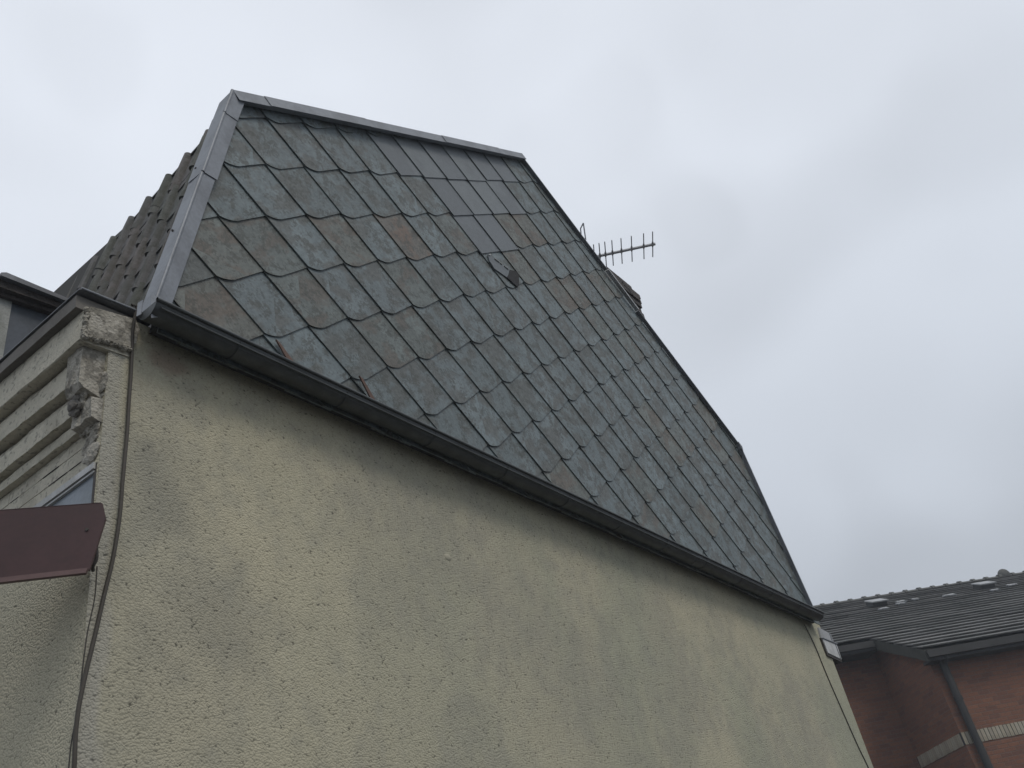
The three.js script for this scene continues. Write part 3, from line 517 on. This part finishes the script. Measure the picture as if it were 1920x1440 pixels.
{ // television aerial above the chimney
  const an = group('tv_aerial'); an.position.set(7.187, 8.105, -0.381); tag(an, 'multi-element television aerial sticking out past the rear slope of the slate gable', 'television aerial');
  const bd = V(0.525, 0, 0.851), ed = V(-0.862, 0, 0.507).normalize();
  const bg = rod(bd.clone().multiplyScalar(-0.62), bd.clone().multiplyScalar(0.668), 0.017, 4); add('boom', bg, M.alu, an);
  for (const [s, l] of [[-0.07, 0.41], [-0.013, 0.41], [0.048, 0.415], [0.111, 0.42], [0.189, 0.42], [0.290, 0.42], [0.404, 0.422], [0.539, 0.421], [0.639, 0.415]]) {
    const c = bd.clone().multiplyScalar(s), e = add('element', rod(c.clone().addScaledVector(ed, l / 2), c.clone().addScaledVector(ed, -l / 2), 0.0062, 6), M.alu, an);
    add('clip', rod(c.clone().addScaledVector(ed, 0.035).setY(0.004), c.clone().addScaledVector(ed, -0.035).setY(0.004), 0.011, 8), M.alu, e);
  }
  const o = V(7.187, 8.105, -0.381), L = [V(6.801, 8.214, -0.291), V(6.798, 8.256, -0.241), V(6.878, 8.104, -0.305), V(6.835, 8.145, -0.324)].map((p) => p.sub(o));
  const lp = []; for (let k = 0; k < 4; k++) lp.push(rod(L[k], L[(k + 1) % 4], 0.0075, 7)); lp.push(rod(L[2], bd.clone().multiplyScalar(-0.4), 0.005, 6)); add('loop_dipole', merge(lp), M.alu, an);
  const b0 = bd.clone().multiplyScalar(-0.45); add('mast', rod(b0.clone().setY(-1.35), b0.clone().setY(0.03), 0.017, 10), M.alu, an);
}

// ------------------------------------------------------------------ brick building on the right
{
  const bb = group('brick_building'); bb.position.set(19.348, 0, -1.305); bb.rotation.y = Math.atan2(0.7507, 0.6606) * -1;
  tag(bb, 'red brick building with dark tiled roof and pale brick band', 'building');
  const DC = 1.95, XL = -8, XR = 16; // the right part stands DC forward of the left part
  add('front_wall', box(0, XR, 0, 5.60, -DC - 0.4, 0), M.brick, bb);
  add('recessed_wall', box(XL, -0.0, 0, 6.45, -DC - 0.4, -DC), M.brick, bb);
  add('return_wall', plate([V(-0.001, 5.60, 0), V(-0.001, 5.66, 0), V(-0.001, 6.58, -DC), V(-0.001, 5.60, -DC)], V(0.3, 0, 0)), M.brick, bb);
  add('core', box(XL, XR, 0, 5.5, -14, -DC - 0.41), M.brick, bb);
  const pitch = Math.tan(25 * Math.PI / 180), E = (z) => 5.74 - pitch * (z - 0.3), ridgeZ = -7.0, roof = group('roof', bb);
  const under = (x0, x1, z0) => plate([V(x0, E(z0) - 0.05, z0), V(x1, E(z0) - 0.05, z0), V(x1, E(ridgeZ) - 0.05, ridgeZ), V(x0, E(ridgeZ) - 0.05, ridgeZ)], V(0, -0.16, 0));
  add('roof_deck', under(-0.17, XR, 0.26), M.fascia, roof); add('roof_deck', under(XL, -0.171, -1.40), M.fascia, roof);
  add('rear_pitch', plate([V(XL, E(ridgeZ) - 0.05, ridgeZ - 0.01), V(XR, E(ridgeZ) - 0.05, ridgeZ - 0.01), V(XR, 5.7, ridgeZ - 7.5), V(XL, 5.7, ridgeZ - 7.5)], V(0, -0.1, 0)), M.fascia, roof);
  const along = V(0, Math.sin(25 * Math.PI / 180), -Math.cos(25 * Math.PI / 180)), gauge = 0.325, slope = (0.3 - ridgeZ) / Math.cos(25 * Math.PI / 180), rowsN = Math.ceil(slope / gauge);
  for (let r = 0; r < rowsN; r++) { // one mesh per course: each tile a slightly uneven slab
    const s0 = r * gauge, z = 0.3 + along.z * s0, y = 5.74 + along.y * s0, parts = [], xa = z > -1.42 ? -0.2 : XL, len = Math.min(gauge + 0.05, slope - s0 + 0.02);
    for (let x = xa, W = 1.8 - (r % 2) * 0.85; x < 9.5; x += W, W = 1.8) {
      const h = rr(0.046, 0.056), u = rr(-0.004, 0.004), a = V(x, y + u, z), b = V(x + W - 0.001, y + u + rr(-0.003, 0.003), z), c = b.clone().addScaledVector(along, len), d = a.clone().addScaledVector(along, len);
      const up = V(0, Math.cos(25 * Math.PI / 180), Math.sin(25 * Math.PI / 180)); a.addScaledVector(up, h); b.addScaledVector(up, h); c.addScaledVector(up, 0.006); d.addScaledVector(up, 0.006);
      parts.push(plate([a, b, c, d], up.clone().multiplyScalar(-0.024)));
    }
    add('tile_course', merge(parts), farTileMats[r % 3], roof);
  }
  const rg = new THREE.CylinderGeometry(0.13, 0.13, 0.40, 12, 1, false, -Math.PI / 2, Math.PI); rg.rotateZ(Math.PI / 2); rg.rotateX(-Math.PI / 2 * 0); const bumpG = new THREE.CylinderGeometry(0.125, 0.125, 0.09, 12); bumpG.rotateZ(Math.PI / 2); bumpG.translate(-0.17, 0, 0);
  const ridgeG = merge([triUV(new THREE.CylinderGeometry(0.09, 0.09, 0.425, 14).rotateZ(Math.PI / 2)), triUV(bumpG)]);
  for (let x = -0.9, k = 0; x < 9.2; x += 0.421, k++) { const m = add('ridge_tile', ridgeG, farTileMats[k % 3], roof); m.position.set(x + 0.21 + 0.02, E(ridgeZ) - 0.035 + rr(-0.006, 0.006), ridgeZ); m.rotation.z = rr(-0.01, 0.01); }
  { const g = new THREE.SphereGeometry(0.19, 18, 12); g.scale(1, 1, 0.6); const m = add('ridge_vent', triUV(g), farTileMats[0], roof); m.position.set(7.35, E(ridgeZ) + 0.05, ridgeZ); }
  const onRoof = (x, z, h = 0.06) => [x, E(z) + h, z];
  const vent = (x, z) => { const v = group('roof_vent', roof); v.position.set(...onRoof(x, z)); v.rotation.x = 25 * Math.PI / 180; add('vent_box', box(-0.20, 0.20, -0.02, 0.10, -0.18, 0.18), M.fascia, v); add('vent_hood', box(-0.23, 0.23, 0.10, 0.13, -0.20, 0.24), farTilePale, v); };
  vent(2.35, -5.35); vent(5.45, -5.35);
  for (const [x, z, w] of [[2.05, -4.55, 0.3], [2.75, -4.9, 0.3], [2.95, -5.2, 0.34], [4.15, -4.95, 0.42], [5.2, -4.6, 0.3], [5.95, -4.95, 0.34], [3.35, -5.2, 0.2]]) {
    const g = new THREE.BoxGeometry(w * 0.75, 0.03, 0.15, 4, 1, 3), p = g.attributes.position; for (let i = 0; i < p.count; i++) p.setXYZ(i, p.getX(i) + rr(-0.02, 0.02), p.getY(i) + rr(-0.006, 0.006), p.getZ(i) + rr(-0.02, 0.02));
    const m = add('pale_tile', triUV(g), farTilePale, roof); m.position.set(...onRoof(x, z, 0.075)); m.rotation.x = 25 * Math.PI / 180;
  }
  // eaves: dark gutter and soffit boards, verge over the return
  add('gutter', merge([box(-0.16, XR, 5.56, 5.70, 0.22, 0.36), box(-0.14, XR, 5.50, 5.555, -0.0, 0.30)]), M.fascia, bb);
  add('gutter', merge([box(XL, -0.205, 6.37, 6.50, -1.48, -1.36), box(XL, -0.18, 6.30, 6.365, -DC, -1.42)]), M.fascia, bb);
  add('verge_board', plate([V(-0.19, E(0.3) - 0.02, 0.3), V(-0.19, E(-1.42) - 0.02, -1.42), V(-0.19, E(-1.42) - 0.24, -1.42), V(-0.19, E(0.3) - 0.24, 0.3)], V(0.19, 0, 0)), M.eaveMoss, bb);
  // pale soldier course on the front wall and round the return
  const band = group('soldier_course', bb), sb = (w) => { const g = new THREE.BoxGeometry(w, 0.215, 0.10); return triUV(g); }, gs = [sb(0.064), sb(0.062), sb(0.066)];
  add('mortar_bed', merge([box(-0.004, 3.62, 4.005, 4.225, -0.05, 0.003), box(-0.0035, 0.05, 4.005, 4.225, -DC + 0.01, -0.051)]), M.fascia, band);
  for (let x = 0.035, k = 0; x < 3.6; x += 0.0775, k++) { const m = add('brick', gs[k % 3], soldierMats[Math.floor(rnd() * 3)], band); m.position.set(x, 4.115 + rr(-0.003, 0.003), -0.038 + rr(-0.002, 0.002)); }
  for (let z = -0.085, k = 0; z > -DC + 0.03; z -= 0.0775, k++) { const m = add('brick', gs[k % 3], soldierMats[Math.floor(rnd() * 3)], band); m.rotation.y = Math.PI / 2; m.position.set(0.037 + rr(-0.002, 0.002), 4.115 + rr(-0.003, 0.003), z); }
  const dp = group('downpipe', bb); dp.position.set(0.19, 0, 0.10);
  add('pipe', new THREE.CylinderGeometry(0.07, 0.07, 5.4, 14).translate(0, 2.75, 0), M.fascia, dp); add('swan_neck', tube([[0, 5.40, 0], [0, 5.48, 0.03], [0, 5.56, 0.16], [0, 5.62, 0.19]], 0.07, 14, 12), M.fascia, dp);
  for (const y of [1.2, 3.0, 4.8]) add('collar', new THREE.CylinderGeometry(0.084, 0.084, 0.07, 14).translate(0, y, 0), M.fascia, dp);
}
scene.fog = new THREE.FogExp2(0xc9d0d8, 0.0028); // thin drizzle haze
renderer.render(scene, camera);
